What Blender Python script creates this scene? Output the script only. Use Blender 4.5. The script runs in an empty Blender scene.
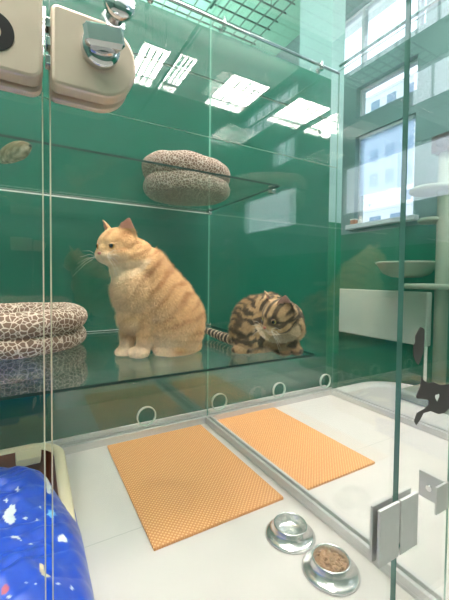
import bpy, bmesh, math, random
from mathutils import Vector, Matrix, noise
random.seed(7)
PI = math.pi
S = bpy.context.scene
COL = S.collection

# ------------------------------------------------------------------ camera
F_PX, YAW, PIT, ROL, PCX, PCY = 339.741, 0.51861, 0.031992, 0.010195, 224.5, 288.96
EYE = Vector((0, 0, 0.70))
fwd = Vector((math.sin(YAW) * math.cos(PIT), math.cos(YAW) * math.cos(PIT), -math.sin(PIT)))
r0 = Vector((math.cos(YAW), -math.sin(YAW), 0)); u0 = r0.cross(fwd)
rgt = r0 * math.cos(ROL) + u0 * math.sin(ROL)
upv = -r0 * math.sin(ROL) + u0 * math.cos(ROL)
M3 = Matrix((rgt, upv, -fwd)).transposed()
cd = bpy.data.cameras.new('camera'); cam = bpy.data.objects.new('camera', cd); COL.objects.link(cam)
cam.matrix_world = Matrix.Translation(EYE) @ M3.to_4x4()
cd.sensor_fit = 'AUTO'; cd.sensor_width = 36; cd.lens = F_PX / 600 * 36
cd.shift_x = 0; cd.shift_y = -(300 - PCY) / 600
cd.clip_start = 0.02; cd.clip_end = 500
S.camera = cam
U = Vector((math.cos(YAW), -math.sin(YAW), 0))       # right, level
N = Vector((-math.sin(YAW), -math.cos(YAW), 0))      # towards the viewer, level
Z = Vector((0, 0, 1))
def P(px, py, D):
    """measured point of the photograph at level distance D -> world point"""
    v = M3 @ Vector((px - PCX, -(py - PCY), -F_PX))
    return EYE + v * (D / -(v.dot(N)))

# ------------------------------------------------------------------ materials
def lin(r, g, b):
    f = lambda c: (c / 255 / 12.92) if c / 255 <= .04045 else ((c / 255 + .055) / 1.055) ** 2.4
    return (f(r), f(g), f(b), 1)
def new_mat(name):
    m = bpy.data.materials.new(name); m.use_nodes = True
    nt = m.node_tree
    for n in list(nt.nodes): nt.nodes.remove(n)
    out = nt.nodes.new('ShaderNodeOutputMaterial')
    return m, nt, out
def pbr(name, col, rough=.5, metal=0, ior=1.45, noise_amt=0, noise_scale=20, bump=0, bump_scale=80, coat=0, bump_dist=.002):
    m, nt, out = new_mat(name)
    b = nt.nodes.new('ShaderNodeBsdfPrincipled'); nt.links.new(b.outputs[0], out.inputs[0])
    b.inputs['Base Color'].default_value = col; b.inputs['Roughness'].default_value = rough
    b.inputs['Metallic'].default_value = metal; b.inputs['IOR'].default_value = ior
    b.inputs['Coat Weight'].default_value = coat
    tc = nt.nodes.new('ShaderNodeTexCoord')
    if noise_amt:
        n = nt.nodes.new('ShaderNodeTexNoise'); n.inputs['Scale'].default_value = noise_scale; n.inputs['Detail'].default_value = 5
        nt.links.new(tc.outputs['Object'], n.inputs['Vector'])
        mx = nt.nodes.new('ShaderNodeMixRGB'); mx.blend_type = 'MIX'
        mx.inputs[1].default_value = tuple(c * (1 - noise_amt) for c in col[:3]) + (1,)
        mx.inputs[2].default_value = tuple(min(1, c * (1 + noise_amt)) for c in col[:3]) + (1,)
        nt.links.new(n.outputs['Fac'], mx.inputs[0]); nt.links.new(mx.outputs[0], b.inputs['Base Color'])
    if bump:
        n = nt.nodes.new('ShaderNodeTexNoise'); n.inputs['Scale'].default_value = bump_scale; n.inputs['Detail'].default_value = 3
        nt.links.new(tc.outputs['Object'], n.inputs['Vector'])
        bp = nt.nodes.new('ShaderNodeBump'); bp.inputs['Strength'].default_value = bump; bp.inputs['Distance'].default_value = bump_dist
        nt.links.new(n.outputs['Fac'], bp.inputs['Height']); nt.links.new(bp.outputs[0], b.inputs['Normal'])
    return m
def glass(name, tint, ior=1.5):
    m, nt, out = new_mat(name)
    tr = nt.nodes.new('ShaderNodeBsdfTransparent'); tr.inputs[0].default_value = tint
    gl = nt.nodes.new('ShaderNodeBsdfGlossy'); gl.inputs['Roughness'].default_value = 0.0
    gl.inputs['Color'].default_value = (1, 1, 1, 1)
    fr = nt.nodes.new('ShaderNodeFresnel'); ge = nt.nodes.new('ShaderNodeNewGeometry')
    mr = nt.nodes.new('ShaderNodeMapRange')          # same index for entering and leaving a thin pane
    mr.inputs['To Min'].default_value = ior; mr.inputs['To Max'].default_value = 1 / ior
    nt.links.new(ge.outputs['Backfacing'], mr.inputs['Value']); nt.links.new(mr.outputs[0], fr.inputs['IOR'])
    mx = nt.nodes.new('ShaderNodeMixShader')
    nt.links.new(fr.outputs[0], mx.inputs[0]); nt.links.new(tr.outputs[0], mx.inputs[1]); nt.links.new(gl.outputs[0], mx.inputs[2])
    nt.links.new(mx.outputs[0], out.inputs[0])
    return m
def emit(name, col, strength):
    m, nt, out = new_mat(name)
    e = nt.nodes.new('ShaderNodeEmission'); e.inputs[0].default_value = col; e.inputs[1].default_value = strength
    nt.links.new(e.outputs[0], out.inputs[0]); return m
def giraffe(name, sc, ca_=lin(232, 214, 198), cb_=lin(122, 94, 78)):
    m, nt, out = new_mat(name)
    b = nt.nodes.new('ShaderNodeBsdfPrincipled'); nt.links.new(b.outputs[0], out.inputs[0])
    b.inputs['Roughness'].default_value = .95
    tc = nt.nodes.new('ShaderNodeTexCoord')
    nz = nt.nodes.new('ShaderNodeTexNoise'); nz.inputs['Scale'].default_value = 30
    nt.links.new(tc.outputs['Object'], nz.inputs['Vector'])
    ad = nt.nodes.new('ShaderNodeMixRGB'); ad.blend_type = 'ADD'; ad.inputs[0].default_value = .012
    nt.links.new(tc.outputs['Object'], ad.inputs[1]); nt.links.new(nz.outputs['Color'], ad.inputs[2])
    v = nt.nodes.new('ShaderNodeTexVoronoi'); v.feature = 'DISTANCE_TO_EDGE'; v.inputs['Scale'].default_value = sc
    nt.links.new(ad.outputs[0], v.inputs['Vector'])
    cr = nt.nodes.new('ShaderNodeValToRGB')
    cr.color_ramp.elements[0].position = .035; cr.color_ramp.elements[0].color = ca_
    cr.color_ramp.elements[1].position = .11; cr.color_ramp.elements[1].color = cb_
    nt.links.new(v.outputs['Distance'], cr.inputs[0]); nt.links.new(cr.outputs[0], b.inputs['Base Color'])
    bp = nt.nodes.new('ShaderNodeBump'); bp.inputs['Strength'].default_value = .4; bp.inputs['Distance'].default_value = .002
    n2 = nt.nodes.new('ShaderNodeTexNoise'); n2.inputs['Scale'].default_value = 400
    nt.links.new(tc.outputs['Object'], n2.inputs['Vector'])
    nt.links.new(n2.outputs['Fac'], bp.inputs['Height']); nt.links.new(bp.outputs[0], b.inputs['Normal'])
    return m
def vcol(name, rough=.8, bump=.5, sheen=0, bscale=260, ior=1.4):
    m, nt, out = new_mat(name)
    b = nt.nodes.new('ShaderNodeBsdfPrincipled'); nt.links.new(b.outputs[0], out.inputs[0])
    b.inputs['Roughness'].default_value = rough; b.inputs['IOR'].default_value = ior
    b.inputs['Sheen Weight'].default_value = sheen
    a = nt.nodes.new('ShaderNodeAttribute'); a.attribute_name = 'Col'
    nt.links.new(a.outputs['Color'], b.inputs['Base Color'])
    if bump:
        tc = nt.nodes.new('ShaderNodeTexCoord')
        n = nt.nodes.new('ShaderNodeTexNoise'); n.inputs['Scale'].default_value = bscale; n.inputs['Detail'].default_value = 3
        nt.links.new(tc.outputs['Object'], n.inputs['Vector'])
        bp = nt.nodes.new('ShaderNodeBump'); bp.inputs['Strength'].default_value = bump; bp.inputs['Distance'].default_value = .003
        nt.links.new(n.outputs['Fac'], bp.inputs['Height']); nt.links.new(bp.outputs[0], b.inputs['Normal'])
    return m
def mat_foam(name):
    """orange foam mat: rows of small raised diamonds"""
    m, nt, out = new_mat(name)
    b = nt.nodes.new('ShaderNodeBsdfPrincipled'); nt.links.new(b.outputs[0], out.inputs[0])
    b.inputs['Roughness'].default_value = .6
    tc = nt.nodes.new('ShaderNodeTexCoord')
    hs = []
    for ang in (.785, -.785):
        mp = nt.nodes.new('ShaderNodeMapping'); mp.inputs['Rotation'].default_value = (0, 0, ang)
        nt.links.new(tc.outputs['Object'], mp.inputs['Vector'])
        w = nt.nodes.new('ShaderNodeTexWave'); w.inputs['Scale'].default_value = 34; w.bands_direction = 'X'
        nt.links.new(mp.outputs[0], w.inputs['Vector']); hs.append(w)
    mul = nt.nodes.new('ShaderNodeMath'); mul.operation = 'MULTIPLY'
    nt.links.new(hs[0].outputs['Fac'], mul.inputs[0]); nt.links.new(hs[1].outputs['Fac'], mul.inputs[1])
    cr = nt.nodes.new('ShaderNodeValToRGB')
    cr.color_ramp.elements[0].position = .1; cr.color_ramp.elements[0].color = lin(216, 146, 84)
    cr.color_ramp.elements[1].position = .6; cr.color_ramp.elements[1].color = lin(248, 194, 134)
    nt.links.new(mul.outputs[0], cr.inputs[0]); nt.links.new(cr.outputs[0], b.inputs['Base Color'])
    bp = nt.nodes.new('ShaderNodeBump'); bp.inputs['Strength'].default_value = .6; bp.inputs['Distance'].default_value = .003
    nt.links.new(mul.outputs[0], bp.inputs['Height']); nt.links.new(bp.outputs[0], b.inputs['Normal'])
    return m
def two_tone(name, low, high, zsplit, rough=.5, ior=1.45):
    """painted wall: dado colour below a height, another above"""
    m, nt, out = new_mat(name)
    b = nt.nodes.new('ShaderNodeBsdfPrincipled'); nt.links.new(b.outputs[0], out.inputs[0])
    b.inputs['Roughness'].default_value = rough; b.inputs['IOR'].default_value = ior
    g = nt.nodes.new('ShaderNodeNewGeometry'); sx = nt.nodes.new('ShaderNodeSeparateXYZ')
    nt.links.new(g.outputs['Position'], sx.inputs[0])
    gt = nt.nodes.new('ShaderNodeMath'); gt.operation = 'GREATER_THAN'; gt.inputs[1].default_value = zsplit
    nt.links.new(sx.outputs['Z'], gt.inputs[0])
    mx = nt.nodes.new('ShaderNodeMixRGB'); mx.inputs[1].default_value = low; mx.inputs[2].default_value = high
    nt.links.new(gt.outputs[0], mx.inputs[0]); nt.links.new(mx.outputs[0], b.inputs['Base Color'])
    return m
def floor_mat(name):
    m, nt, out = new_mat(name)
    b = nt.nodes.new('ShaderNodeBsdfPrincipled'); nt.links.new(b.outputs[0], out.inputs[0])
    b.inputs['Roughness'].default_value = .28; b.inputs['IOR'].default_value = 1.45
    g = nt.nodes.new('ShaderNodeNewGeometry'); sx = nt.nodes.new('ShaderNodeSeparateXYZ')
    nt.links.new(g.outputs['Position'], sx.inputs[0])
    # one joint between two boards, running left to right
    sb = nt.nodes.new('ShaderNodeMath'); sb.operation = 'SUBTRACT'; sb.inputs[1].default_value = .92
    ab = nt.nodes.new('ShaderNodeMath'); ab.operation = 'ABSOLUTE'
    lt = nt.nodes.new('ShaderNodeMath'); lt.operation = 'LESS_THAN'; lt.inputs[1].default_value = .0010
    nt.links.new(sx.outputs['Y'], sb.inputs[0]); nt.links.new(sb.outputs[0], ab.inputs[0]); nt.links.new(ab.outputs[0], lt.inputs[0])
    n = nt.nodes.new('ShaderNodeTexNoise'); n.inputs['Scale'].default_value = 9; n.inputs['Detail'].default_value = 6
    nt.links.new(g.outputs['Position'], n.inputs['Vector'])
    mx = nt.nodes.new('ShaderNodeMixRGB'); mx.inputs[1].default_value = lin(214, 208, 203); mx.inputs[2].default_value = lin(226, 220, 215)
    nt.links.new(n.outputs['Fac'], mx.inputs[0])
    mj = nt.nodes.new('ShaderNodeMixRGB'); mj.inputs[2].default_value = lin(186, 183, 178)
    nt.links.new(lt.outputs[0], mj.inputs[0]); nt.links.new(mx.outputs[0], mj.inputs[1]); nt.links.new(mj.outputs[0], b.inputs['Base Color'])
    return m

PANE = glass('clear_glass', (.988, .991, .989, 1))
SHELFG = glass('shelf_glass', (.94, .975, .96, 1), 1.42)
EDGE_D = pbr('dark_green_glass_edge', lin(8, 48, 40), .5)
EDGE_T = pbr('teal_glass_edge', lin(84, 132, 122), .35)
EDGE_S = pbr('soft_green_glass_edge', lin(96, 160, 140), .35)
EDGE_P = pbr('pale_glass_edge', lin(205, 225, 212), .25)
ALU = pbr('brushed_aluminium', lin(214, 211, 210), .40, .30, noise_amt=.05, noise_scale=60)
SATIN = pbr('satin_steel', lin(228, 206, 188), .36, .4, noise_amt=.06, noise_scale=40)
CHROME = pbr('chrome', lin(225, 225, 228), .06, 1)
STEEL = pbr('polished_steel', lin(236, 234, 232), .24, .9)
DARKGAP = pbr('dark_rubber', lin(45, 50, 52), .5)
WIRE = pbr('dark_wire', lin(60, 88, 80), .5, .3)
GREEN = pbr('green_lacquered_wall', lin(26, 100, 82), .04, ior=1.85)
WINWALL = two_tone('window_wall_paint', lin(24, 104, 82), lin(98, 128, 130), 1.06, .4)
ROOMWALL = two_tone('room_wall_paint', lin(74, 108, 98), lin(108, 136, 126), 1.25, .5)
CEIL = pbr('ceiling_white', lin(226, 232, 228), .8)
FLOOR = floor_mat('white_board_floor')
ROOMFLOOR = pbr('grey_room_floor', lin(150, 150, 145), .4, noise_amt=.1, noise_scale=6)
WHITE = pbr('white_paint', lin(232, 232, 228), .4)
FRAME = pbr('grey_window_frame', lin(176, 190, 196), .45)
LAMP = emit('lamp_diffuser', (1, .93, .86, 1), 33.0)
UPFILL = emit('added_ceiling_fill', (1, .95, .9, 1), 48.0)  # added glow for the lamp tops, brightens the ceiling
FOAM = mat_foam('orange_foam')
FARW = pbr('far_wall_teal', lin(120, 178, 158), .6)
COLW = two_tone('column_paint', lin(22, 112, 84), lin(140, 178, 178), 1.06, .4)
GIR = giraffe('giraffe_plush', 70, lin(222, 204, 188), lin(126, 98, 83))
GIR2 = giraffe('fine_giraffe_plush', 100, lin(206, 190, 178), lin(124, 98, 84))
CREAM = pbr('cream_plastic', lin(240, 226, 192), .3, noise_amt=.04, noise_scale=12)
BROWN = pbr('brown_plastic', lin(120, 66, 46), .35)
BLACK = pbr('black_print', lin(15, 15, 15), .5)
STICK = pbr('charcoal_vinyl', lin(80, 74, 74), .55)
VWHITE = pbr('white_vinyl', lin(245, 245, 245), .5)
BEIGE = pbr('beige_plush', lin(132, 146, 132), .95, bump=.6, bump_scale=300)
KIB = pbr('kibble_brown', lin(170, 134, 100), .8, noise_amt=.25, noise_scale=60)
WATER = glass('water', (.97, .99, 1, 1), 1.33)
SHELFU = glass('upper_shelf_glass', (.965, .985, .975, 1), 1.22)
BLINDM = None

# ------------------------------------------------------------------ geometry helpers
class MB:
    def __init__(s): s.bm = bmesh.new(); s.mi = 0
    def _tag(s, fs):
        for f in fs: f.material_index = s.mi
    def mat(s, i): s.mi = i; return s
    def box(s, a, b, bev=0, seg=2):
        a = Vector(a); b = Vector(b)
        t = bmesh.new(); bmesh.ops.create_cube(t, size=1)
        c = (a + b) / 2; d = b - a
        for v in t.verts: v.co = Vector((v.co.x * d.x, v.co.y * d.y, v.co.z * d.z)) + c
        if bev: bmesh.ops.bevel(t, geom=t.edges[:], offset=bev, segments=seg, profile=.5, affect='EDGES')
        s.absorb(t); return s
    def absorb(s, t, M=None):
        mp = {}
        for v in t.verts: mp[v] = s.bm.verts.new(M @ v.co if M else v.co)
        for f in t.faces:
            try:
                nf = s.bm.faces.new([mp[v] for v in f.verts]); nf.material_index = s.mi; nf.smooth = f.smooth
            except ValueError: pass
        t.free()
    def tube(s, pts, rad, seg=10, caps=True):
        pts = [Vector(p) for p in pts]; n = len(pts)
        rads = rad if isinstance(rad, (list, tuple)) else [rad] * n
        rings = []; prev = None
        for i, p in enumerate(pts):
            d = (pts[min(i + 1, n - 1)] - pts[max(i - 1, 0)]).normalized()
            a = prev if prev is not None else (Vector((0, 0, 1)) if abs(d.z) < .9 else Vector((1, 0, 0)))
            x = (a - d * a.dot(d)).normalized(); y = d.cross(x); prev = x
            rings.append([s.bm.verts.new(p + (x * math.cos(2 * PI * k / seg) + y * math.sin(2 * PI * k / seg)) * rads[i]) for k in range(seg)])
        for i in range(n - 1):
            for k in range(seg):
                f = s.bm.faces.new((rings[i][k], rings[i][(k + 1) % seg], rings[i + 1][(k + 1) % seg], rings[i + 1][k]))
                f.material_index = s.mi; f.smooth = True
        if caps:
            for rg in (rings[0][::-1], rings[-1]):
                f = s.bm.faces.new(rg); f.material_index = s.mi
        return s
    def lathe(s, prof, c=(0, 0, 0), seg=40, M=None, closed=False):
        c = Vector(c); rings = []
        for r, z in prof:
            ring = []
            for k in range(seg):
                p = Vector((r * math.cos(2 * PI * k / seg), r * math.sin(2 * PI * k / seg), z))
                ring.append(s.bm.verts.new((M @ p if M else p) + c))
            rings.append(ring)
        m = len(prof)
        for i in range(m if closed else m - 1):
            j = (i + 1) % m
            for k in range(seg):
                try:
                    f = s.bm.faces.new((rings[i][k], rings[i][(k + 1) % seg], rings[j][(k + 1) % seg], rings[j][k]))
                    f.material_index = s.mi; f.smooth = True
                except ValueError: pass
        if not closed:
            for rg in (rings[0][::-1], rings[-1]):
                try: f = s.bm.faces.new(rg); f.material_index = s.mi
                except ValueError: pass
        return s
    def prism(s, poly, h0, h1, axes='xz', bev=0):
        """outline in two axes, thickness along the third"""
        t = bmesh.new()
        def pt(a, b, h):
            return {'xz': Vector((a, h, b)), 'xy': Vector((a, b, h)), 'yz': Vector((h, a, b))}[axes]
        lo = [t.verts.new(pt(a, b, h0)) for a, b in poly]; hi = [t.verts.new(pt(a, b, h1)) for a, b in poly]
        n = len(poly)
        t.faces.new(lo[::-1]); t.faces.new(hi)
        for i in range(n): t.faces.new((lo[i], lo[(i + 1) % n], hi[(i + 1) % n], hi[i]))
        bmesh.ops.recalc_face_normals(t, faces=t.faces[:])
        if bev:
            hs = set(h for h in (h0, h1)); ax = {'xz': 1, 'xy': 2, 'yz': 0}[axes]
            es = [e for e in t.edges if abs(e.verts[0].co[ax] - e.verts[1].co[ax]) < 1e-6]
            bmesh.ops.bevel(t, geom=es, offset=bev, segments=2, profile=.5, affect='EDGES')
        s.absorb(t); return s
    def ell(s, c, r, M=None, seg=20, rings=12):
        t = bmesh.new(); bmesh.ops.create_uvsphere(t, u_segments=seg, v_segments=rings, radius=1)
        for v in t.verts:
            p = Vector((v.co.x * r[0], v.co.y * r[1], v.co.z * r[2]))
            v.co = (M @ p if M else p) + Vector(c)
        for f in t.faces: f.smooth = True
        s.absorb(t); return s
    def grid(s, fn, nu, nv, closed_u=False):
        vs = [[s.bm.verts.new(fn(i / (nu if closed_u else nu - 1), j / (nv - 1))) for j in range(nv)] for i in range(nu)]
        for i in range(nu if closed_u else nu - 1):
            for j in range(nv - 1):
                k = (i + 1) % nu
                f = s.bm.faces.new((vs[i][j], vs[k][j], vs[k][j + 1], vs[i][j + 1])); f.material_index = s.mi; f.smooth = True
        return vs
    def mesh(s, name, mats, recalc=True):
        if recalc: bmesh.ops.recalc_face_normals(s.bm, faces=s.bm.faces[:])
        me = bpy.data.meshes.new(name); s.bm.to_mesh(me); s.bm.free()
        for m in (mats if isinstance(mats, (list, tuple)) else [mats]): me.materials.append(m)
        return me
    def build(s, name, mats, parent=None, recalc=True):
        o = bpy.data.objects.new(name, s.mesh(name, mats, recalc)); COL.objects.link(o)
        if parent: attach(o, parent)
        return o
def attach(o, parent):
    o.parent = parent
    bpy.context.view_layer.update()
    o.matrix_parent_inverse = parent.matrix_world.inverted()
def tag(o, label=None, cat=None, group=None, kind=None):
    if label: o['label'] = label
    if cat: o['category'] = cat
    if group: o['group'] = group
    if kind: o['kind'] = kind
    return o
def thing(name, loc, label, cat, group=None):
    o = bpy.data.objects.new(name, None); COL.objects.link(o); o.location = loc; o.empty_display_size = .05
    bpy.context.view_layer.update()
    return tag(o, label, cat, group)
def struct(name, mb, mats, parent=None, label=None):
    o = mb.build(name, mats, parent)
    if not parent: o['kind'] = 'structure'
    if label: o['label'] = label
    return o
def pane_box(a, b, edge=1):
    """glass sheet: two big faces glass (slot 0), the narrow faces edge (slot 1)"""
    m = MB().box(a, b); d = [abs(b[i] - a[i]) for i in range(3)]; ax = d.index(min(d))
    m.bm.normal_update()
    for f in m.bm.faces: f.material_index = 0 if abs(f.normal[ax]) > .9 else edge
    return m
def rounded(x0, z0, x1, z1, rads, n=8):
    """rounded rectangle outline, radii bl, br, tr, tl"""
    out = []
    for (cx, cz, a0, r) in ((x0 + rads[0], z0 + rads[0], PI, rads[0]), (x1 - rads[1], z0 + rads[1], 1.5 * PI, rads[1]),
                            (x1 - rads[2], z1 - rads[2], 0, rads[2]), (x0 + rads[3], z1 - rads[3], .5 * PI, rads[3])):
        for k in range(n + 1):
            a = a0 + k / n * PI / 2
            out.append((cx + r * math.cos(a), cz + r * math.sin(a)))
    return out

def sstep(a, b, x):
    t = min(1, max(0, (x - a) / (b - a))); return t * t * (3 - 2 * t)
# ------------------------------------------------------------------ layout numbers (metres)
ZS, ZU = .478, 1.015          # tops of the lower and the upper shelf
YB, YW, YF = 1.465, 1.535, .354   # rear glass, green wall, front glass
XP, XR = .744, 1.60           # partition, right-hand glass
XW, YFAR = 2.20, 2.12         # window wall, far wall
TOP = 1.935
CZ, XJ, YJ = 3.75, 3.40, 1.12      # ceiling height, deeper part of the window wall, where it steps back

# ------------------------------------------------------------------ setting
plinth = [(-1.0, .30), (2.0, .30)]
for k in range(13):
    a = -PI / 2 + k / 12 * PI / 2
    plinth.append((1.98 + .19 * math.cos(a), .50 + .20 * math.sin(a)))
for k in range(13):
    a = k / 12 * PI / 2
    plinth.append((1.87 + .30 * math.cos(a), 1.19 + .30 * math.sin(a)))
plinth += [(1.62, 1.49), (1.62, YW - .002), (-1.0, YW - .002)]
struct('floor', MB().prism(plinth, -.45, 0, 'xy', bev=.0), FLOOR)
# raised white lip along the rounded corner of the platform
lip = [(1.645, 1.475)] + [(1.87 + .285 * math.cos(a), 1.19 + .285 * math.sin(a)) for a in [PI / 2 - k / 16 * PI / 2 for k in range(17)]] + [(2.155, .55)]
mb = MB()
secs = []
for i, (x, y) in enumerate(lip):
    a = lip[max(i - 1, 0)]; b = lip[min(i + 1, len(lip) - 1)]
    d = Vector((b[0] - a[0], b[1] - a[1])).normalized(); nrm = Vector((d.y, -d.x))
    secs.append([mb.bm.verts.new((x + nrm.x * w, y + nrm.y * w, h)) for w, h in ((.0, 0), (.0, .022), (.03, .022), (.05, .004), (.05, 0))])
for i in range(len(secs) - 1):
    for k in range(5):
        mb.bm.faces.new((secs[i][k], secs[i][(k + 1) % 5], secs[i + 1][(k + 1) % 5], secs[i + 1][k]))
mb.bm.faces.new(secs[0]); mb.bm.faces.new(secs[-1])
struct('trim_1', mb, WHITE, label='white raised lip around the rounded corner of the platform')
struct('floor_room', MB().box((-1.7, -2.5, -.50), (XJ + .05, 4.5, -.45)), ROOMFLOOR)
struct('ceiling', MB().box((-1.7, -2.5, CZ), (XJ + .1, 4.6, CZ + .06)), CEIL)
struct('wall_back', MB().box((-1.7, YW, -.45), (1.62, YW + .12, 1.93)), GREEN)
struct('ceiling_rear', MB().box((-1.69, YW + .02, 2.975), (XW - .01, 4.49, 2.999)), FARW)
struct('baseboard_back', MB().box((-.99, YW - .014, .0005), (1.615, YW - .0005, .030), .002), WHITE)
struct('wall_far', MB().box((-1.7, 4.5, -.45), (XW, 4.6, CZ)), FARW)
struct('wall_column', MB().box((1.625, YW + .005, -.45), (1.738, YW + .30, 3.0)), COLW)
struct('wall_left', MB().box((-1.75, -2.5, -.45), (-1.7, 4.6, CZ)), ROOMWALL)
struct('wall_front', MB().box((-1.7, -2.55, -.45), (XJ, -2.5, CZ)), ROOMWALL)

def wall_with_holes(name, axis_rects, lo, hi, plane0, plane1, mats, axis):
    """wall split into boxes around its rectangular openings"""
    a_cuts = sorted({lo[0], hi[0]} | {r[0] for r in axis_rects} | {r[2] for r in axis_rects})
    z_cuts = sorted({lo[1], hi[1]} | {r[1] for r in axis_rects} | {r[3] for r in axis_rects})
    mb = MB()
    for i in range(len(a_cuts) - 1):
        for j in range(len(z_cuts) - 1):
            ca = (a_cuts[i] + a_cuts[i + 1]) / 2; cz = (z_cuts[j] + z_cuts[j + 1]) / 2
            if any(r[0] < ca < r[2] and r[1] < cz < r[3] for r in axis_rects): continue
            if axis == 'y': mb.box((plane0, a_cuts[i], z_cuts[j]), (plane1, a_cuts[i + 1], z_cuts[j + 1]))
            else: mb.box((a_cuts[i], plane0, z_cuts[j]), (a_cuts[i + 1], plane1, z_cuts[j + 1]))
    bmesh.ops.remove_doubles(mb.bm, verts=mb.bm.verts[:], dist=1e-5)
    return struct(name, mb, mats)
wins = [(1.30, 2.34, 2.06, 2.80), (1.345, 1.945, 1.825, 2.175), (1.35, 1.125, 1.825, 1.80)]
wins2 = [(-2.31, 3.18, -.93, 3.62), (-1.475, 2.48, -.93, 2.86), (-2.31, 1.5, -.93, 2.1)]
wall_with_holes('wall_right', wins, (YJ, -.45), (4.6, CZ), XW, XW + .10, WINWALL, 'y')
wall_with_holes('wall_side', wins2, (-2.5, -.45), (YJ, CZ), XJ, XJ + .10, WINWALL, 'y')
struct('wall_return', MB().box((XW + .1001, YJ, -.45), (XJ, YJ + .1, CZ)), WINWALL)
for n, (y0, z0, y1, z1) in enumerate(wins + wins2, 1):
    f = .018; xw = XW if n < 4 else XJ
    mb = MB()
    mb.box((xw + .045, y0, z0), (xw + .085, y0 + f, z1)).box((xw + .045, y1 - f, z0), (xw + .085, y1, z1))
    mb.box((xw + .045, y0 + f, z0), (xw + .085, y1 - f, z0 + f)).box((xw + .045, y0 + f, z1 - f), (xw + .085, y1 - f, z1))
    if n == 1:
        mb.box((xw + .045, 1.80, z0 + f), (xw + .085, 1.825, z1 - f)).box((xw + .045, 1.36, z0 + f), (xw + .085, 1.385, z1 - f))
    if n in (4, 5):
        for k in range(1, 6 if n == 4 else 3): mb.box((xw + .05, y0 + k * .22, z0 + f), (xw + .08, y0 + k * .22 + .012, z1 - f))
    w = tag(mb.build('window_%d' % n, FRAME), kind='structure')
    pane_box((xw + .060, y0 + f, z0 + f), (xw + .066, y1 - f, z1 - f)).build('pane', [PANE, FRAME], w)
    if n == 3:
        MB().box((xw - .05, y0 - .04, z0 - .035), (xw + .045, y1 + .04, z0), .004).build('window_sill', FRAME, w)
# pleated blinds, translucent
m, nt, out = new_mat('blind_fabric')
df = nt.nodes.new('ShaderNodeBsdfTransparent'); df.inputs[0].default_value = lin(225, 236, 250)
tl = nt.nodes.new('ShaderNodeBsdfTranslucent'); tl.inputs[0].default_value = lin(200, 220, 242)
mx = nt.nodes.new('ShaderNodeMixShader'); mx.inputs[0].default_value = .62
nt.links.new(df.outputs[0], mx.inputs[1]); nt.links.new(tl.outputs[0], mx.inputs[2]); nt.links.new(mx.outputs[0], out.inputs[0])
BLINDM = m
t = thing('window_blind', (XW + .02, 1.56, 1.76), 'pale blue pleated blind half lowered in the lower window with the tower behind', 'blind')
mb = MB(); nz = 23
def fb(u, v):
    k = round(v * (nz - 1)); z = 1.795 - k * .0205
    return Vector((XW + .030 + (.010 if k % 2 else -.008), 1.375 + u * .425, z - (.012 * math.sin(u * PI) if k == nz - 1 else 0)))
mb.grid(fb, 12, nz); mb.build('blind_fabric', BLINDM, t, recalc=False)
MB().box((XW + .012, 1.373, 1.775), (XW + .044, 1.802, 1.799), .003).build('head_rail', FRAME, t)

# outside: pale buildings beyond the windows
BLD = pbr('pale_facade', lin(206, 212, 216), .8)
BLDW = pbr('facade_window', lin(120, 140, 160), .3)
def building(loc, size, ncol, nrow, label, face='x'):
    t = thing('building', loc, label, 'building')
    x, y, z = loc; sx, sy, sz = size
    MB().box((x, y - sy / 2, z), (x + sx, y + sy / 2, z + sz)).build('facade', BLD, t)
    MB().box((x - .3, y - sy / 2 - .3, z + sz), (x + sx + .3, y + sy / 2 + .3, z + sz + .6)).build('cornice', BLD, t)
    cw = sy / ncol; ch = sz / nrow
    me = MB().box((-.12, -cw * .27, -ch * .27), (.1, cw * .27, ch * .27)).mesh('facade_window', BLDW)
    for i in range(ncol):
        for j in range(nrow):
            o = bpy.data.objects.new('facade_window', me); COL.objects.link(o); o.location = (x, y - sy / 2 + (i + .5) * cw, z + (j + .5) * ch)
            attach(o, t)
building((44, 36, -8), (12, 30, 18.8), 9, 5, 'pale low apartment building across the street below the tower')
building((84, 68, -8), (12, 34, 60), 7, 9, 'tall pale block seen through the middle window')
t = thing('tower', (70, 50.9, -8), 'white stepped tower with a spire behind the low building', 'tower')
zz = -8
for w_, h_ in ((9, 20), (6.6, 3), (4.6, 2.5), (3.0, 2), (1.6, 2)):
    MB().box((70 - w_ / 2, 50.9 - w_ / 2, zz), (70 + w_ / 2, 50.9 + w_ / 2, zz + h_), .2).build('tower_tier', BLD, t); zz += h_
MB().tube([(70, 50.9, zz - .3), (70, 50.9, zz + 3)], [.6, .05], 8).build('spire', BLD, t)

# open-cell ceiling over the room behind the green wall
t = thing('grid_ceiling', (.2, 3.0, 2.62), 'dark wire grid ceiling seen above the long chrome rod', 'wire grid')
mb = MB(); x = -1.65
while x < 1.62: mb.box((x - .002, YW + .14, 2.60), (x + .002, 4.49, 2.612)); x += .095
y = YW + .16
while y < 4.48: mb.box((-1.66, y - .002, 2.6125), (1.62, y + .002, 2.6245)); y += .095
mb.build('wire_grid', WIRE, t)
mb = MB()
for x in (-1.2, .2, 1.5):
    for y in (2.0, 3.6): mb.tube([(x, y, 2.62), (x, y, 2.9745)], .004, 8)
mb.build('hanger_wires', WIRE, t)
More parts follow.
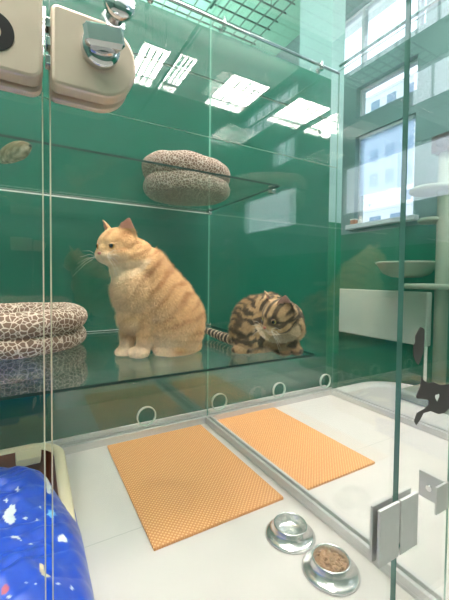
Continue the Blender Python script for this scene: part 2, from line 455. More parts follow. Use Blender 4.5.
# ceiling lamps
def lamp(x, y, label, sx=.39, sy=.38, z=2.40, ctop=CZ):
    t = thing('hanging_lamp', (x, y, z), label, 'light panel', 'hanging light panels')
    MB().box((x - sx / 2 - .012, y - sy / 2 - .012, z + .010), (x + sx / 2 + .012, y + sy / 2 + .012, z + .035)).build('lamp_frame', FRAME, t)
    MB().box((x - sx / 2, y - sy / 2, z), (x + sx / 2, y + sy / 2, z + .0105)).build('diffuser', LAMP, t)
    MB().box((x - sx / 2, y - sy / 2, z + .0345), (x + sx / 2, y + sy / 2, z + .0365)).build('ceiling_fill_panel', UPFILL, t)  # glowing top face added to brighten the ceiling and its reflection
    mb = MB()
    for k in range(1, 4):
        q = x - sx / 2 + sx * k / 4; mb.box((q - .007, y - sy / 2, z - .004), (q + .007, y + sy / 2, z + .0005))
        q = y - sy / 2 + sy * k / 4; mb.box((x - sx / 2, q - .007, z - .004), (x + sx / 2, q + .007, z + .0005))
    mb.build('louvre_grid', WHITE, t)
    for ax in (-1, 1):
        for ay in (-1, 1):
            MB().tube([(x + ax * (sx / 2 - .02), y + ay * (sy / 2 - .02), z + .034), (x + ax * (sx / 2 - .02), y + ay * (sy / 2 - .02), ctop - .0002)], .0015, 6).build('hanging_wire', CHROME, t)
lamp(.83, .235, 'square hanging light panel mirrored beside the rounded lock at upper left', .20)
lamp(1.075, .255, 'narrow hanging light panel mirrored left of the partition at upper left', .145)
lamp(1.68, .235, 'square hanging light panel mirrored behind the chrome rods at top', .37)
lamp(-.1, .235, 'square hanging light panel above and left of the viewer')
lamp(.0, .95, 'square hanging light panel above the left compartment', z=2.7)
lamp(1.15, .95, 'square hanging light panel above the right compartment', z=2.7)
lamp(-1.0, -1.2, 'square hanging light panel far behind the viewer', .5, .5, 2.7)
lamp(.7, 2.7, 'unseen light panel added behind the green wall to light the rear ceiling', .6, .6, 1.72, 2.975)  # hidden panel, added only to brighten the ceiling behind the wall
lamp(2.42, .25, 'square hanging light panel mirrored left of the pale column', .40, .36)
lamp(2.93, .26, 'square hanging light panel mirrored on the pale column', .36, .40)

# ------------------------------------------------------------------ glass cage
CAGE = thing('glass_cage', (.5, .9, 0), 'large clear glass cat cage with chrome rods standing on the white platform', 'glass cage')
def sheet(name, a, b, mats, label):
    return tag(pane_box(a, b).build(name, mats, CAGE), label)
FPL = sheet('glass_panel', (-.62, YF, .03), (.0105, YF + .008, TOP), [PANE, EDGE_P], 'clear front glass panel left of the door seam under the number six')
DOOR = sheet('glass_door', (.0165, YF, .03), (.5535, YF + .008, TOP), [PANE, EDGE_T], 'clear glass door between the lock plate and the satin hinge')
sheet('glass_panel', (.5565, YF, .03), (XR - .005, YF + .0055, TOP), [PANE, EDGE_T], 'clear front glass panel carrying the dark cat stickers')
sheet('glass_partition', (XP - .004, YF + .012, .012), (XP + .004, YB - .006, TOP), [PANE, EDGE_S], 'clear glass partition between the two orange mats')
sheet('glass_panel', (XR - .004, YF + .012, .012), (XR + .004, YB - .006, TOP), [PANE, EDGE_T], 'clear glass panel at the right end in front of the windows')
ARRIS = pbr('bright_arris_cream', lin(226, 214, 192), .35)  # cream strips put the bright lines of the polished glass edges into colour
MB().box((.0099, YF - .0004, .03), (.01085, YF + .0084, .866)).build('bright_arris', ARRIS, FPL)
MB().box((.01615, YF - .0004, .03), (.0171, YF + .0084, .866)).build('bright_arris', ARRIS, DOOR)
# rear glass: three sheets, the lowest with round holes
HOLES = [(-.33, .083), (.443, .083), (.812, .083), (1.19, .083), (1.545, .083)]
def holed_sheet(x0, x1, z0, z1, holes, R):
    cu = bpy.data.curves.new('tmp', 'CURVE'); cu.dimensions = '2D'; cu.fill_mode = 'BOTH'; cu.extrude = .004; cu.resolution_u = 1
    def spl(pts):
        s = cu.splines.new('POLY'); s.points.add(len(pts) - 1); s.use_cyclic_u = True
        for p, q in zip(s.points, pts): p.co = (q[0], q[1], 0, 1)
    spl([(x0, z0), (x1, z0), (x1, z1), (x0, z1)])
    for hx, hz in holes: spl([(hx + R * math.cos(2 * PI * k / 36), hz + R * math.sin(2 * PI * k / 36)) for k in range(36)])
    o = bpy.data.objects.new('tmp', cu); COL.objects.link(o)
    dg = bpy.context.evaluated_depsgraph_get(); dg.update()
    me = bpy.data.meshes.new_from_object(o.evaluated_get(dg)); bpy.data.objects.remove(o)
    bm = bmesh.new(); bm.from_mesh(me); bmesh.ops.remove_doubles(bm, verts=bm.verts[:], dist=1e-6)
    bmesh.ops.recalc_face_normals(bm, faces=bm.faces[:])
    for f in bm.faces: f.material_index = 0 if abs(f.normal.z) > .9 else 1
    bm.transform(Matrix.Translation((0, YB, 0)) @ Matrix.Rotation(PI / 2, 4, 'X'))
    bm.to_mesh(me); bm.free(); return me
me = holed_sheet(-.62, XR + .01, .012, 1.366, HOLES, .040)
me.materials.clear(); me.materials.append(PANE); me.materials.append(EDGE_P)
rear = bpy.data.objects.new('glass_panel', me); COL.objects.link(rear)
attach(rear, CAGE); tag(rear, 'clear rear glass panel with a row of round holes along its foot')
RX = Matrix.Rotation(PI / 2, 3, 'X')
for hx, hz in HOLES:
    MB().lathe([(.0385, -.006), (.0435, -.006), (.0435, .006), (.0385, .006)], (hx, YB, hz), 36, RX, closed=True).build('hole_rim', EDGE_P, rear)
sheet('glass_panel', (-.62, YB - .004, 1.370), (XR + .01, YB + .004, 1.640), [PANE, EDGE_P], 'clear rear glass strip above the upper cat bed')
sheet('glass_panel', (-.62, YB - .004, 1.643), (XR + .01, YB + .004, TOP), [PANE, EDGE_D], 'clear topmost rear glass strip just below the chrome rod')
# shelves
def shelf(name, z, y0, label, gm=SHELFG):
    o = tag(pane_box((-.60, y0, z - .006), (XP - .014, YB - .006, z)).build(name, [gm, EDGE_D]), label, 'shelf')
    MB().box((-.60, YB - .0058, z - .010), (XP - .014, YB - .0042, z + .001)).build('edge_highlight_strip', WHITE, o)  # white strip paints the bright highlight on the shelf's back edge
    return o
SH1 = shelf('glass_shelf', ZS, .735, 'lower glass shelf carrying the two cats and a plush bed')
SH2 = shelf('glass_shelf', ZU, .912, 'upper glass shelf carrying one plush bed and the fish', SHELFU)
def clip(y, z, sh):
    c = MB().box((XP - .022, y - .011, z - .020), (XP - .0045, y + .011, z - .0063), .002).build('shelf_clip', CHROME, sh)
    MB().box((XP - .022, y - .011, z + .0005), (XP - .0045, y + .011, z + .008), .002).build('clip_jaw', CHROME, c)
clip(1.43, ZS, SH1); clip(.955, ZU, SH2); clip(1.43, ZU, SH2)
# floor channels
def channel(a, b, w, h, label, slot):
    a = Vector(a); b = Vector(b); along_x = abs(b.x - a.x) > abs(b.y - a.y)
    mb = MB()
    def bx(o0, o1, z0, z1, bev=.0012):
        if along_x: mb.box((a.x, a.y + o0, z0), (b.x, a.y + o1, z1), bev)
        else: mb.box((a.x + o0, a.y, z0), (a.x + o1, b.y, z1), bev)
    bx(-w / 2, w / 2, .0, .010); bx(-w / 2, -.006, .010, h); bx(.006, w / 2, .010, h)
    return tag(mb.build('floor_channel', ALU, CAGE), label)
channel((XP, YF + .02, 0), (XP, YB - .022, 0), .034, .030, 'aluminium floor channel holding the partition between the two orange mats', 0)
channel((-.62, YB, 0), (XR + .02, YB, 0), .040, .030, 'aluminium floor channel along the rear glass under the round holes', 0)
channel((XR, YF + .02, 0), (XR, YB - .022, 0), .050, .030, 'aluminium floor channel along the right glass beside the rounded white lip', 0)
# chrome stabiliser rods and clamps
def rod(a, b, r, label):
    return tag(MB().tube([a, b], r, 12).build('stabiliser_rod', CHROME, CAGE), label)
rod((-.6, YB - .035, 1.900), (XR - .03, YB - .035, 1.900), .0085, 'long chrome rod along the top of the rear glass')
rod((XP - .03, YF + .03, 1.922), (XP - .03, YB - .06, 1.922), .0085, 'chrome rod running forward along the top of the partition')
rod((XR - .05, YF + .03, 1.922), (XR - .05, YB - .06, 1.922), .0085, 'chrome rod running forward along the top of the right glass')
def clamp(x, label, y=YB):
    t = tag(MB().tube([(x, y - .035, 1.875), (x, y - .035, 1.925)], .011, 12).build('rod_clamp', CHROME, CAGE), label)
    MB().tube([(x, y - .0355, 1.885), (x, y - .0045, 1.885)], .007, 10).build('clamp_stud', CHROME, t)
    MB().tube([(x, y - .012, 1.885), (x, y - .0045, 1.885)], .016, 14).build('clamp_rose', CHROME, t)
clamp(.80, 'chrome clamp on the rear rod close right of the partition'); clamp(1.43, 'chrome clamp at the right end of the rear rod'); clamp(.45, 'chrome clamp on the rear rod left of the partition')
# ------------------------------------------------------------------ hardware on the front glass
t = DOOR
out = rounded(.0165, .867, .090, .936, (.006, .032, .032, .006), 10)
MB().prism(out, YF - .020, YF - .0005, 'xz', bev=.003).build('lock_plate', SATIN, t)
MB().prism(out, YF + .0085, YF + .020, 'xz', bev=.003).build('rear_plate', SATIN, t)
RXm = Matrix.Rotation(PI / 2, 3, 'X')     # local z -> -y
kc = (.056, YF - .020, .905)
k = MB().lathe([(.0, 0), (.0155, 0), (.0165, .003), (.0165, .010), (.0125, .013), (.0, .013)], kc, 32, RXm).build('knob_rose', CHROME, t)
mb = MB(); t2 = bmesh.new(); bmesh.ops.create_cube(t2, size=1)
for v in t2.verts:
    wdt = .028 if v.co.z < 0 else .035
    v.co = Vector((v.co.x * wdt, v.co.y * .018 * (1.1 if v.co.z > 0 else .8), v.co.z * .016 + .021))
bmesh.ops.bevel(t2, geom=t2.edges[:], offset=.0035, segments=1, profile=.5, affect='EDGES')
mb.absorb(t2, Matrix.Translation(kc) @ RXm.to_4x4() @ Matrix.Rotation(.15, 4, 'Z'))
mb.build('turn_knob', CHROME, t)
mb = MB()
for zz in (.884, .900, .916): mb.box((.0125, YF - .016, zz), (.0168, YF - .006, zz + .008), .0006)
mb.build('lock_bolt', CHROME, t)
t = FPL
out = rounded(-.110, .867, .0105, .950, (.006, .010, .010, .006), 6)
MB().prism(out, YF - .020, YF - .0005, 'xz', bev=.003).build('lock_plate', SATIN, t)
MB().prism(out, YF + .0085, YF + .020, 'xz', bev=.003).build('rear_plate', SATIN, t)
fc = bpy.data.curves.new('digit', 'FONT'); fc.body = '6'; fc.size = .074; fc.extrude = .0003; fc.offset = .0010
fo = bpy.data.objects.new('digit_tmp', fc); COL.objects.link(fo)
dg = bpy.context.evaluated_depsgraph_get(); dg.update()
me = bpy.data.meshes.new_from_object(fo.evaluated_get(dg)); bpy.data.objects.remove(fo)
me.transform(Matrix.Translation((-.0455, YF - .0207, .8815)) @ Matrix.Rotation(PI / 2, 4, 'X'))
me.materials.clear(); me.materials.append(BLACK)
dgt = bpy.data.objects.new('number_six', me); COL.objects.link(dgt); attach(dgt, t)
# chrome standoff above the lock
t = DOOR
MB().lathe([(.0, 0), (.009, 0), (.009, .012), (.0135, .014), (.0145, .018), (.0135, .024), (.0, .026)], (.074, YF - .0005, .957), 28, RXm).build('standoff_cap', CHROME, t)
MB().lathe([(.0, 0), (.012, 0), (.012, .006), (.0, .006)], (.074, YF + .0145, .957), 28, RXm).build('standoff_disc', CHROME, t)
# hinge
t = tag(MB().tube([(.5555, YF - .0035, .219), (.5555, YF - .0035, .240)], .0025, 12).build('glass_hinge', CHROME, CAGE), 'satin square hinge joining the door and the stickered panel')
for nm, y0, y1 in (('front_plate', YF - .006, YF - .0003), ('back_plate', YF + .0083, YF + .0135)):
    MB().box((.500, y0, .218), (.5535, y1, .316), .0015).build(nm, ALU, t)
    MB().box((.5575, y0, .218), (.609, y1, .316), .0015).build(nm, ALU, t)
MB().box((.502, YF - .0006, .220), (.552, YF - .0001, .314)).build('gasket', DARKGAP, t)
t = tag(MB().box((XP - .012, YF + .014, .232), (XP - .0045, YF + .066, .288), .0015).build('corner_bracket', ALU, CAGE), 'satin bracket fixing the stickered panel to the partition')
MB().box((XP - .046, YF + .009, .232), (XP - .004, YF + .0135, .288), .001).build('panel_plate', ALU, t)
MB().tube([(XP - .0119, YF + .042, .26), (XP - .017, YF + .042, .26)], .006, 12).build('bracket_screw', CHROME, t)
# cat stickers
def onfront(px, py):
    v = M3 @ Vector((px - PCX, -(py - PCY), -F_PX)); q = EYE + v * ((YF - EYE.y) / v.y); return (q.x, q.z)
def sticker(pts, label, mat, name, y0=YF - .0010, y1=YF - .00002, parent=None):
    o = MB().prism([onfront(*p) for p in pts], y0, y1, 'xz').build(name, mat, parent)
    return tag(o, label, 'sticker') if label else o
st = sticker([(420, 327), (424, 329), (424, 338), (423, 352), (420, 361), (418, 365), (415, 361), (413, 355), (413, 347), (415, 342), (415, 336)],
        'dark leaf shaped sticker above the leaping cat sticker', STICK, 'sticker')
cs = sticker([(421, 377), (423.5, 380.5), (428, 383), (433, 382), (440, 385), (449, 384), (460, 388), (474, 392), (486, 398), (494, 408), (500, 418), (497, 424), (486, 417), (476, 412), (468, 414), (460, 408), (449, 408),
         (444, 413), (438, 414), (430, 411), (423, 413), (420, 419), (416, 425), (414, 421), (416.5, 413), (425, 408), (428, 405), (428.5, 401), (427, 399.5), (423, 399), (417, 398.5), (416, 396), (418, 391), (420, 386)],
        'charcoal leaping cat silhouette sticker with a white heart', STICK, 'cat_sticker')
hc = Vector(onfront(436.5, 397)); hp = []
for k in range(28):
    a = 2 * PI * k / 28
    hx = 16 * math.sin(a) ** 3; hz = 13 * math.cos(a) - 5 * math.cos(2 * a) - 2 * math.cos(3 * a) - math.cos(4 * a)
    hp.append((hc.x + hx * .00042, hc.y + hz * .00048))
h = MB().prism(hp, YF - .0016, YF - .0010, 'xz').build('heart', VWHITE, cs); h['label'] = 'white heart on the cat sticker'

# ------------------------------------------------------------------ things on the cage floor
def foam(x0, x1, y0, y1, label, rot=0):
    t = MB().box((x0, y0, .0), (x1, y1, .009), .002).build('foam_mat', FOAM)
    return tag(t, label, 'mat', 'orange foam mats')
foam(.268, .692, .820, 1.428, 'orange textured foam mat left of the partition channel')
foam(.770, 1.132, .815, 1.436, 'orange textured foam mat right of the partition channel')

def bowl(x, y, label):
    t = thing('pet_bowl', (x, y, 0), label, 'bowl', 'steel pet bowls beside the partition')
    MB().lathe([(.0645, .0), (.0660, .002), (.0655, .006), (.0600, .0085), (.0520, .013), (.0475, .022), (.0455, .031), (.0440, .0335), (.0420, .0335),
                (.0405, .030), (.0375, .016), (.032, .0095), (.012, .0085), (.0, .0085)], (x, y, 0), 56).build('bowl_body', STEEL, t, recalc=False)
    MB().lathe([(.0665, .0), (.0680, .002), (.0670, .004), (.0655, .0015)], (x, y, 0.0005), 56, closed=True).build('rubber_ring', pbr('clear_rubber', lin(190, 190, 188), .4), t)
bowl(.611, .695, 'empty steel pet bowl nearer the orange mats')
bowl(.621, .560, 'steel pet bowl holding brown kibble beside the empty bowl')
mb = MB()
for k in range(150):
    a = random.uniform(0, 2 * PI); r = .035 * math.sqrt(random.random()); s_ = random.uniform(.0036, .0052)
    mb.ell((.621 + r * math.cos(a), .560 + r * math.sin(a), .0125 + .010 * (1 - (r / .036) ** 2) * random.uniform(.5, 1.1) + .003 + r * .06), (s_, s_, s_ * .7), Matrix.Rotation(random.random() * 3, 3, 'X'), 8, 6)
mb.lathe([(.0, .0095), (.030, .0105), (.0352, .0135), (.036, .0165), (.0, .0185)], (.621, .560, 0), 30)
tag(mb.build('kibble', KIB), 'brown dry kibble heaped in the steel bowl', 'cat food', kind='stuff')

# litter tray: cream shell with brown lining, blue printed cover lying in it
t = thing('litter_tray', (-.15, .95, 0), 'cream and brown plastic litter tray under the blue cover', 'litter tray')
def rr_ring(x0, y0, x1, y1, r, z, n=8): return [Vector((a, b, z)) for a, b in rounded(x0, y0, x1, y1, (r, r, r, r), n)]
def loft(mb, rings, cap_end=True):
    vs = [[mb.bm.verts.new(p) for p in rg] for rg in rings]; n = len(vs[0])
    for i in range(len(vs) - 1):
        for k in range(n):
            f = mb.bm.faces.new((vs[i][k], vs[i][(k + 1) % n], vs[i + 1][(k + 1) % n], vs[i + 1][k])); f.material_index = mb.mi; f.smooth = True
    if cap_end: mb.bm.faces.new(vs[-1])
TX0, TX1, TY0, TY1 = -.40, .095, .52, 1.372
def rim_h(y): return .52 + .48 * sstep(1.0, 1.22, y)      # the tray's sides sweep down towards its front
def ring_in(d, z, r=.11): return [Vector((p.x, p.y, p.z * (rim_h(p.y) if p.z > .03 else 1))) for p in rr_ring(TX0 + d, TY0 + d, TX1 - d, TY1 - d, max(r - d * .6, .02), z)]
mb = MB(); loft(mb, [ring_in(.030, .0005), ring_in(.012, .05), ring_in(.008, .088), ring_in(0, .092), ring_in(-.002, .099), ring_in(.004, .106), ring_in(.022, .107), ring_in(.030, .101), ring_in(.032, .090)], False)
mb.build('tray_shell', CREAM, t)
mb = MB(); loft(mb, [ring_in(.0315, .098), ring_in(.036, .07), ring_in(.046, .02), ring_in(.06, .012)], True)
mb.build('tray_lining', BROWN, t)
mb = MB()
mb.prism([(-.050, TY1 - .034), (.030, TY1 - .034), (.024, TY1 - .10), (-.045, TY1 - .10)], .075, .101, 'xy', bev=.004)
mb.build('tray_tongue', CREAM, t)
# blue cover
XC0, XC1, YC0, YC1 = -.43, .109, .40, 1.235
def inside_poly(p, poly):
    c = False; j = len(poly) - 1
    for i in range(len(poly)):
        if (poly[i][1] > p[1]) != (poly[j][1] > p[1]) and p[0] < (poly[j][0] - poly[i][0]) * (p[1] - poly[i][1]) / (poly[j][1] - poly[i][1]) + poly[i][0]: c = not c
        j = i
    return c
def star(cx, cy, r, n=4):
    return [(cx + (r if k % 2 == 0 else r * .35) * math.cos(PI * k / n), cy + (r if k % 2 == 0 else r * .35) * math.sin(PI * k / n)) for k in range(2 * n)]
def rot(poly, c, a): return [(c[0] + (x * math.cos(a) - y * math.sin(a)), c[1] + (x * math.sin(a) + y * math.cos(a))) for x, y in poly]
def cover_xy(u, v):
    x = XC0 + u * (XC1 - XC0)
    ye = YC1 - .245 * sstep(-.03, .112, x) ** 1.3 - .10 * sstep(-.22, -.43, x)
    return x, YC0 + v * (ye - YC0)
def cover_z(x, y, u, v):
    ex = max(0, 1 - abs(2 * u - 1) ** 3.4); ey = max(0, 1 - abs(2 * v - 1) ** 3.4)
    b = (ex * ey) ** .45
    w = noise.noise(Vector((x * 9, y * 6, 1.3))) * .024 + noise.noise(Vector((x * 26 + y * 14, y * 18 - x * 10, 4.1))) * .011
    w += .012 * abs(noise.noise(Vector((x * 15 - y * 22, y * 7, 9))))
    z = .004 + b * (.175 + w)
    if y > TY0 - .02:
        over = sstep(TX1 - .06, TX1 - .03, x) * sstep(TX1 + .012, TX1 + .004, x)
        z = max(z, .112 * rim_h(y) * over, .016 if x < TX1 - .03 else 0)
    return z
def cover_pt(u, v):
    x, y = cover_xy(u, v); return Vector((x, y, cover_z(x, y, u, v)))
# printed figures as outlines on the sheet, metres seen from above
PR = [('white', [(-0.0331, 0.858), (-0.0368, 0.8445), (-0.0441, 0.8421), (-0.0515, 0.8482), (-0.0564, 0.8666), (-0.0527, 0.8985), (-0.0454, 0.9206), (-0.0355, 0.9182), (-0.0331, 0.8887), (-0.038, 0.8764)]),
      ('white', [(-0.0233, 0.9671), (-0.0294, 0.9734), (-0.0306, 0.9477), (-0.0331, 0.9747), (-0.0392, 0.982), (-0.0331, 0.9796), (-0.0319, 0.987), (-0.0294, 0.9771)]),
      ('white', [(-0.0478, 0.9292), (-0.0527, 0.928), (-0.0539, 0.9219), (-0.0551, 0.928), (-0.06, 0.9292), (-0.0551, 0.9317), (-0.0539, 0.9391), (-0.0527, 0.9317)]),
      ('white', [(-0.0086, 0.8679), (-0.0135, 0.8647), (-0.0147, 0.8589), (-0.0159, 0.8641), (-0.0209, 0.865), (-0.0159, 0.8678), (-0.0147, 0.8736), (-0.0135, 0.8684)]),
      ('white', [(0.0135, 0.8577), (0.0098, 0.8554), (0.0086, 0.8411), (0.0073, 0.8612), (0.0049, 0.8668), (0.0073, 0.8683), (0.0086, 0.872), (0.0098, 0.8673)]),
      ('white', [(0.0649, 0.6615), (0.0612, 0.6575), (0.06, 0.6538), (0.0588, 0.6561), (0.0551, 0.6548), (0.0588, 0.6591), (0.06, 0.6638), (0.0612, 0.6605)]),
      ('white', [(0.0416, 0.6547), (0.038, 0.6516), (0.0367, 0.6483), (0.0355, 0.6515), (0.0331, 0.6514), (0.0355, 0.6538), (0.0367, 0.6593), (0.038, 0.6548)]),
      ('white', [(-0.0074, 0.6495), (-0.0098, 0.6488), (-0.0098, 0.6439), (-0.011, 0.6503), (-0.0135, 0.6519), (-0.011, 0.6527), (-0.011, 0.6564), (-0.0098, 0.6525)]),
      ('white', [(0.0073, 0.6407), (0.0049, 0.6394), (0.0037, 0.6375), (0.0037, 0.6399), (0.0012, 0.6408), (0.0037, 0.6411), (0.0049, 0.6442), (0.0049, 0.6418)]),
      ('white', [(-0.0294, 0.6272), (-0.0331, 0.6284), (-0.0331, 0.6247), (-0.0343, 0.6296), (-0.038, 0.6321), (-0.0355, 0.6321), (-0.0343, 0.6358), (-0.0331, 0.6309)]),
      ('white', [(0.0183, 0.9023), (0.0159, 0.9007), (0.0159, 0.8948), (0.0147, 0.8998), (0.0122, 0.9026), (0.0147, 0.9057), (0.0159, 0.9124), (0.0159, 0.9053)]),
      ('white', [(-0.0012, 0.7661), (-0.0037, 0.7649), (-0.0049, 0.7605), (-0.0061, 0.7646), (-0.0074, 0.7663), (-0.0061, 0.7683), (-0.0049, 0.7751), (-0.0037, 0.7685)]),
      ('white', [(-0.0404, 0.7991), (-0.0319, 0.8052), (-0.0245, 0.783), (-0.0209, 0.7729), (-0.0294, 0.7782), (-0.038, 0.7794)]),
      ('white', [(0.0477, 0.8016), (0.0575, 0.8103), (0.0649, 0.7982), (0.0612, 0.7792), (0.0539, 0.7867), (0.0465, 0.7834)]),
      ('white', [(0.0024, 1.1355), (0.0171, 1.0997), (0.0196, 1.1243), (0.0024, 1.18)]),
      ('white', [(0.0331, 1.1288), (0.0392, 1.0675), (0.0453, 1.0417), (0.0392, 0.9728), (0.0306, 0.9765)]),
      ('sky', [(0.0318, 0.896), (0.0428, 0.8963), (0.0477, 0.869), (0.0367, 0.8581), (0.0294, 0.8707)]),
      ('moon', [(0.011, 0.7087), (0.0159, 0.7041), (0.0159, 0.6913), (0.0208, 0.6795), (0.0269, 0.6735), (0.0183, 0.6593), (0.011, 0.6697), (0.0086, 0.696)]),
      ('red', [(-0.0441, 0.6468), (-0.0392, 0.6517), (-0.0343, 0.6468), (-0.0368, 0.6394), (-0.0454, 0.637)])]
CPR = {'white': lin(235, 240, 245), 'sky': lin(120, 185, 235), 'moon': lin(222, 205, 165), 'red': lin(170, 60, 90)}
BLUE = lin(26, 74, 190)
nu, nv = 220, 340
mb = MB()
vs = mb.grid(cover_pt, nu, nv)
o = mb.build('blue_cover', vcol('blue_plastic_print', .28, .25, 0, 60), recalc=False)
sd = o.modifiers.new('sheet', 'SOLIDIFY'); sd.thickness = .002; sd.offset = 1
ca = o.data.color_attributes.new('Col', 'FLOAT_COLOR', 'POINT')
bbs = [(nm, pl, min(p[0] for p in pl), min(p[1] for p in pl), max(p[0] for p in pl), max(p[1] for p in pl)) for nm, pl in PR]
for i, v in enumerate(o.data.vertices):
    c = BLUE; q = (v.co.x, v.co.y)
    for nm, pl, ax, ay, bx_, by in bbs:
        if ax <= q[0] <= bx_ and ay <= q[1] <= by and inside_poly(q, pl): c = CPR[nm]
    ca.data[i].color = c
tag(o, 'shiny blue plastic cover printed with rockets, stars and a moon', 'cover')

# ------------------------------------------------------------------ plush beds
def plush_bed(cx, cy, z0, R, H, label, gm, tilt=0, squash=1, seedv=0, lop=0):
    t = thing('cat_bed', (cx, cy, z0), label, 'cat bed', 'giraffe print cat beds')
    def shape(prof, nm, par, clos=False):
        mb = MB(); n = 72
        def fn(u, v):
            k = v * (len(prof) - 1); i = min(int(k), len(prof) - 2); f = k - i
            r = prof[i][0] * (1 - f) + prof[i + 1][0] * f; z = prof[i][1] * (1 - f) + prof[i + 1][1] * f
            a = 2 * PI * u
            w = 1 + .035 * noise.noise(Vector((math.cos(a) * 2 + seedv, math.sin(a) * 2, z * 14)))
            zz = z * (1 + lop * math.cos(a - 2.2)) + .010 * noise.noise(Vector((math.cos(a) * 1.7 + seedv + 5, math.sin(a) * 1.7, 3))) * (z / H)
            return Vector((cx + r * w * math.cos(a), cy + r * w * math.sin(a) * squash, z0 + max(zz, .0015)))
        mb.grid(fn, n, len(prof) * 3, closed_u=True)
        return mb.build(nm, gm, par)
    def arc(c, rr, rz, a0, a1, n): return [(c[0] + rr * math.cos(math.radians(a0 + (a1 - a0) * k / n)), c[1] + rz * math.sin(math.radians(a0 + (a1 - a0) * k / n))) for k in range(n + 1)]
    base = [(.001, 0)] + arc((R * .80, H * .26), R * .18, H * .26, -90, 90, 12) + [(R * .5, H * .46), (.001, H * .42)]
    shape(base, 'bed_base', t)
    rim = arc((R * .80, H * .70), R * .20, H * .30, 190, -170, 26)
    shape(rim, 'bolster', t)
    mb = MB().lathe([(.001, H * .44), (R * .45, H * .50), (R * .62, H * .46), (R * .66, H * .40)], (cx, cy, z0), 40)
    mb.build('cushion', gm, t, recalc=False)
    return t
plush_bed(-.055, 1.235, ZS + .0005, .222, .128, 'brown giraffe print plush bed on the lower shelf left of the ginger cat', GIR, seedv=1)
plush_bed(.546, 1.268, ZU + .0005, .176, .142, 'brown giraffe print plush bed on the upper shelf', GIR2, seedv=3.3, lop=.10)

# plush fish on the upper shelf
t = thing('fish_toy', (-.03, 1.08, ZU), 'plush toy fish lying on the upper shelf at far left', 'toy')
FISH_H = Vector((.004, 1.055, ZU + .030)); FISH_T = Vector((-.090, 1.20, ZU + .022))
def fishfn(u, v):
    a = 2 * PI * u; s_ = v
    r = .001 + .031 * math.sin(PI * min(1, s_ * 1.02)) ** .75 * (1 - .35 * s_) + .002
    c = FISH_H.lerp(FISH_T, s_)
    d = (FISH_T - FISH_H).normalized(); n_ = Vector((d.y, -d.x, 0))
    return c + n_ * (r * .62 * math.cos(a)) + Vector((0, 0, max(-.0215, r * math.sin(a))))
mb = MB(); mb.grid(fishfn, 26, 22, closed_u=True)
fo = mb.build('fish_body', vcol('fish_plush', .8, .4), t)
ca = fo.data.color_attributes.new('Col', 'FLOAT_COLOR', 'POINT')
for i, v in enumerate(fo.data.vertices):
    h_ = (v.co.z - ZU) / .055; nn = noise.noise(v.co * 90)
    a_ = lin(120, 104, 74); b_ = lin(238, 218, 190)
    f = min(1, max(0, .0 + .9 * (0.5 - h_) + nn * .9)); ca.data[i].color = tuple(a_[k] * (1 - f) + b_[k] * f for k in range(3)) + (1,)
mb = MB(); mb.prism([(-.083, ZU + .018), (-.135, ZU + .046), (-.125, ZU + .024), (-.137, ZU + .002), (-.083, ZU + .028)], 1.195, 1.201, 'xz')
mb.build('tail_fin', pbr('fin_plush', lin(214, 178, 128), .8), t)
MB().ell((.002, 1.046, ZU + .030), (.004, .004, .004)).build('fish_eye', BLACK, t)

# ------------------------------------------------------------------ room beyond the right glass
RADW = pbr('radiator_enamel', lin(186, 196, 186), .4)
t = thing('radiator', (XW, 1.62, .30), 'white panel radiator on the green wall below the lower window', 'radiator')
MB().box((XW - .075, 1.20, .285), (XW - .015, 1.985, .625), .008).build('radiator_panel', RADW, t)
MB().box((XW - .0155, 1.35, .40), (XW - .0005, 1.40, .52)).build('wall_hook', FRAME, t)
MB().box((XW - .0155, 1.80, .40), (XW - .0005, 1.85, .52)).build('wall_hook', FRAME, t)
MB().tube([(XW - .045, 1.215, .29), (XW - .045, 1.215, -.449)], .009, 10).build('supply_pipe', WHITE, t)
# cat tree
TXc, TYc = 2.02, 1.06
t = thing('cat_tree', (TXc, TYc, 0), 'beige plush cat tree with platforms and a hammock bowl by the windows', 'cat tree')
MB().box((TXc - .15, TYc - .19, .0005), (TXc + .12, TYc + .17, .05), .012).build('base_board', BEIGE, t)
MB().tube([(TXc, TYc, .05), (TXc, TYc, 1.41)], .035, 20).build('post', BEIGE, t)
for nm, x_, y_, z_, r_ in (('platform', TXc - .02, TYc + .04, .650, .150), ('platform', TXc - .02, TYc + .06, 1.200, .115), ('step', TXc, TYc + .07, 1.030, .07)):
    MB().lathe([(.0, 0), (r_ - .01, 0), (r_, .008), (r_, .022), (r_ - .01, .030), (.0, .030)], (x_, y_, z_), 36).build(nm, BEIGE, t)
MB().lathe([(.0, 0), (.08, .004), (.13, .025), (.155, .065), (.168, .082), (.176, .092), (.168, .098), (.152, .086), (.13, .045), (.06, .022), (.0, .018)], (TXc - .02, TYc + .20, .712), 40).build('hammock_bowl', BEIGE, t, recalc=False)
t = thing('cat_cube', (2.0, 1.06, 1.60), 'small dark patterned cube house on top of the cat tree post', 'cat house')
CUBE = pbr('dark_print', lin(62, 44, 44), .6, noise_amt=.9, noise_scale=40)
MB().box((TXc - .05, TYc - .055, 1.4105), (TXc + .05, TYc + .055, 1.51), .006).build('cube_shell', CUBE, t)
RY = Matrix.Rotation(PI / 2, 3, 'Y')
MB().lathe([(.0, 0), (.026, 0), (.026, .002), (.0, .002)], (TXc - .0525, TYc, 1.46), 24, RY).build('entry_hole', BLACK, t)
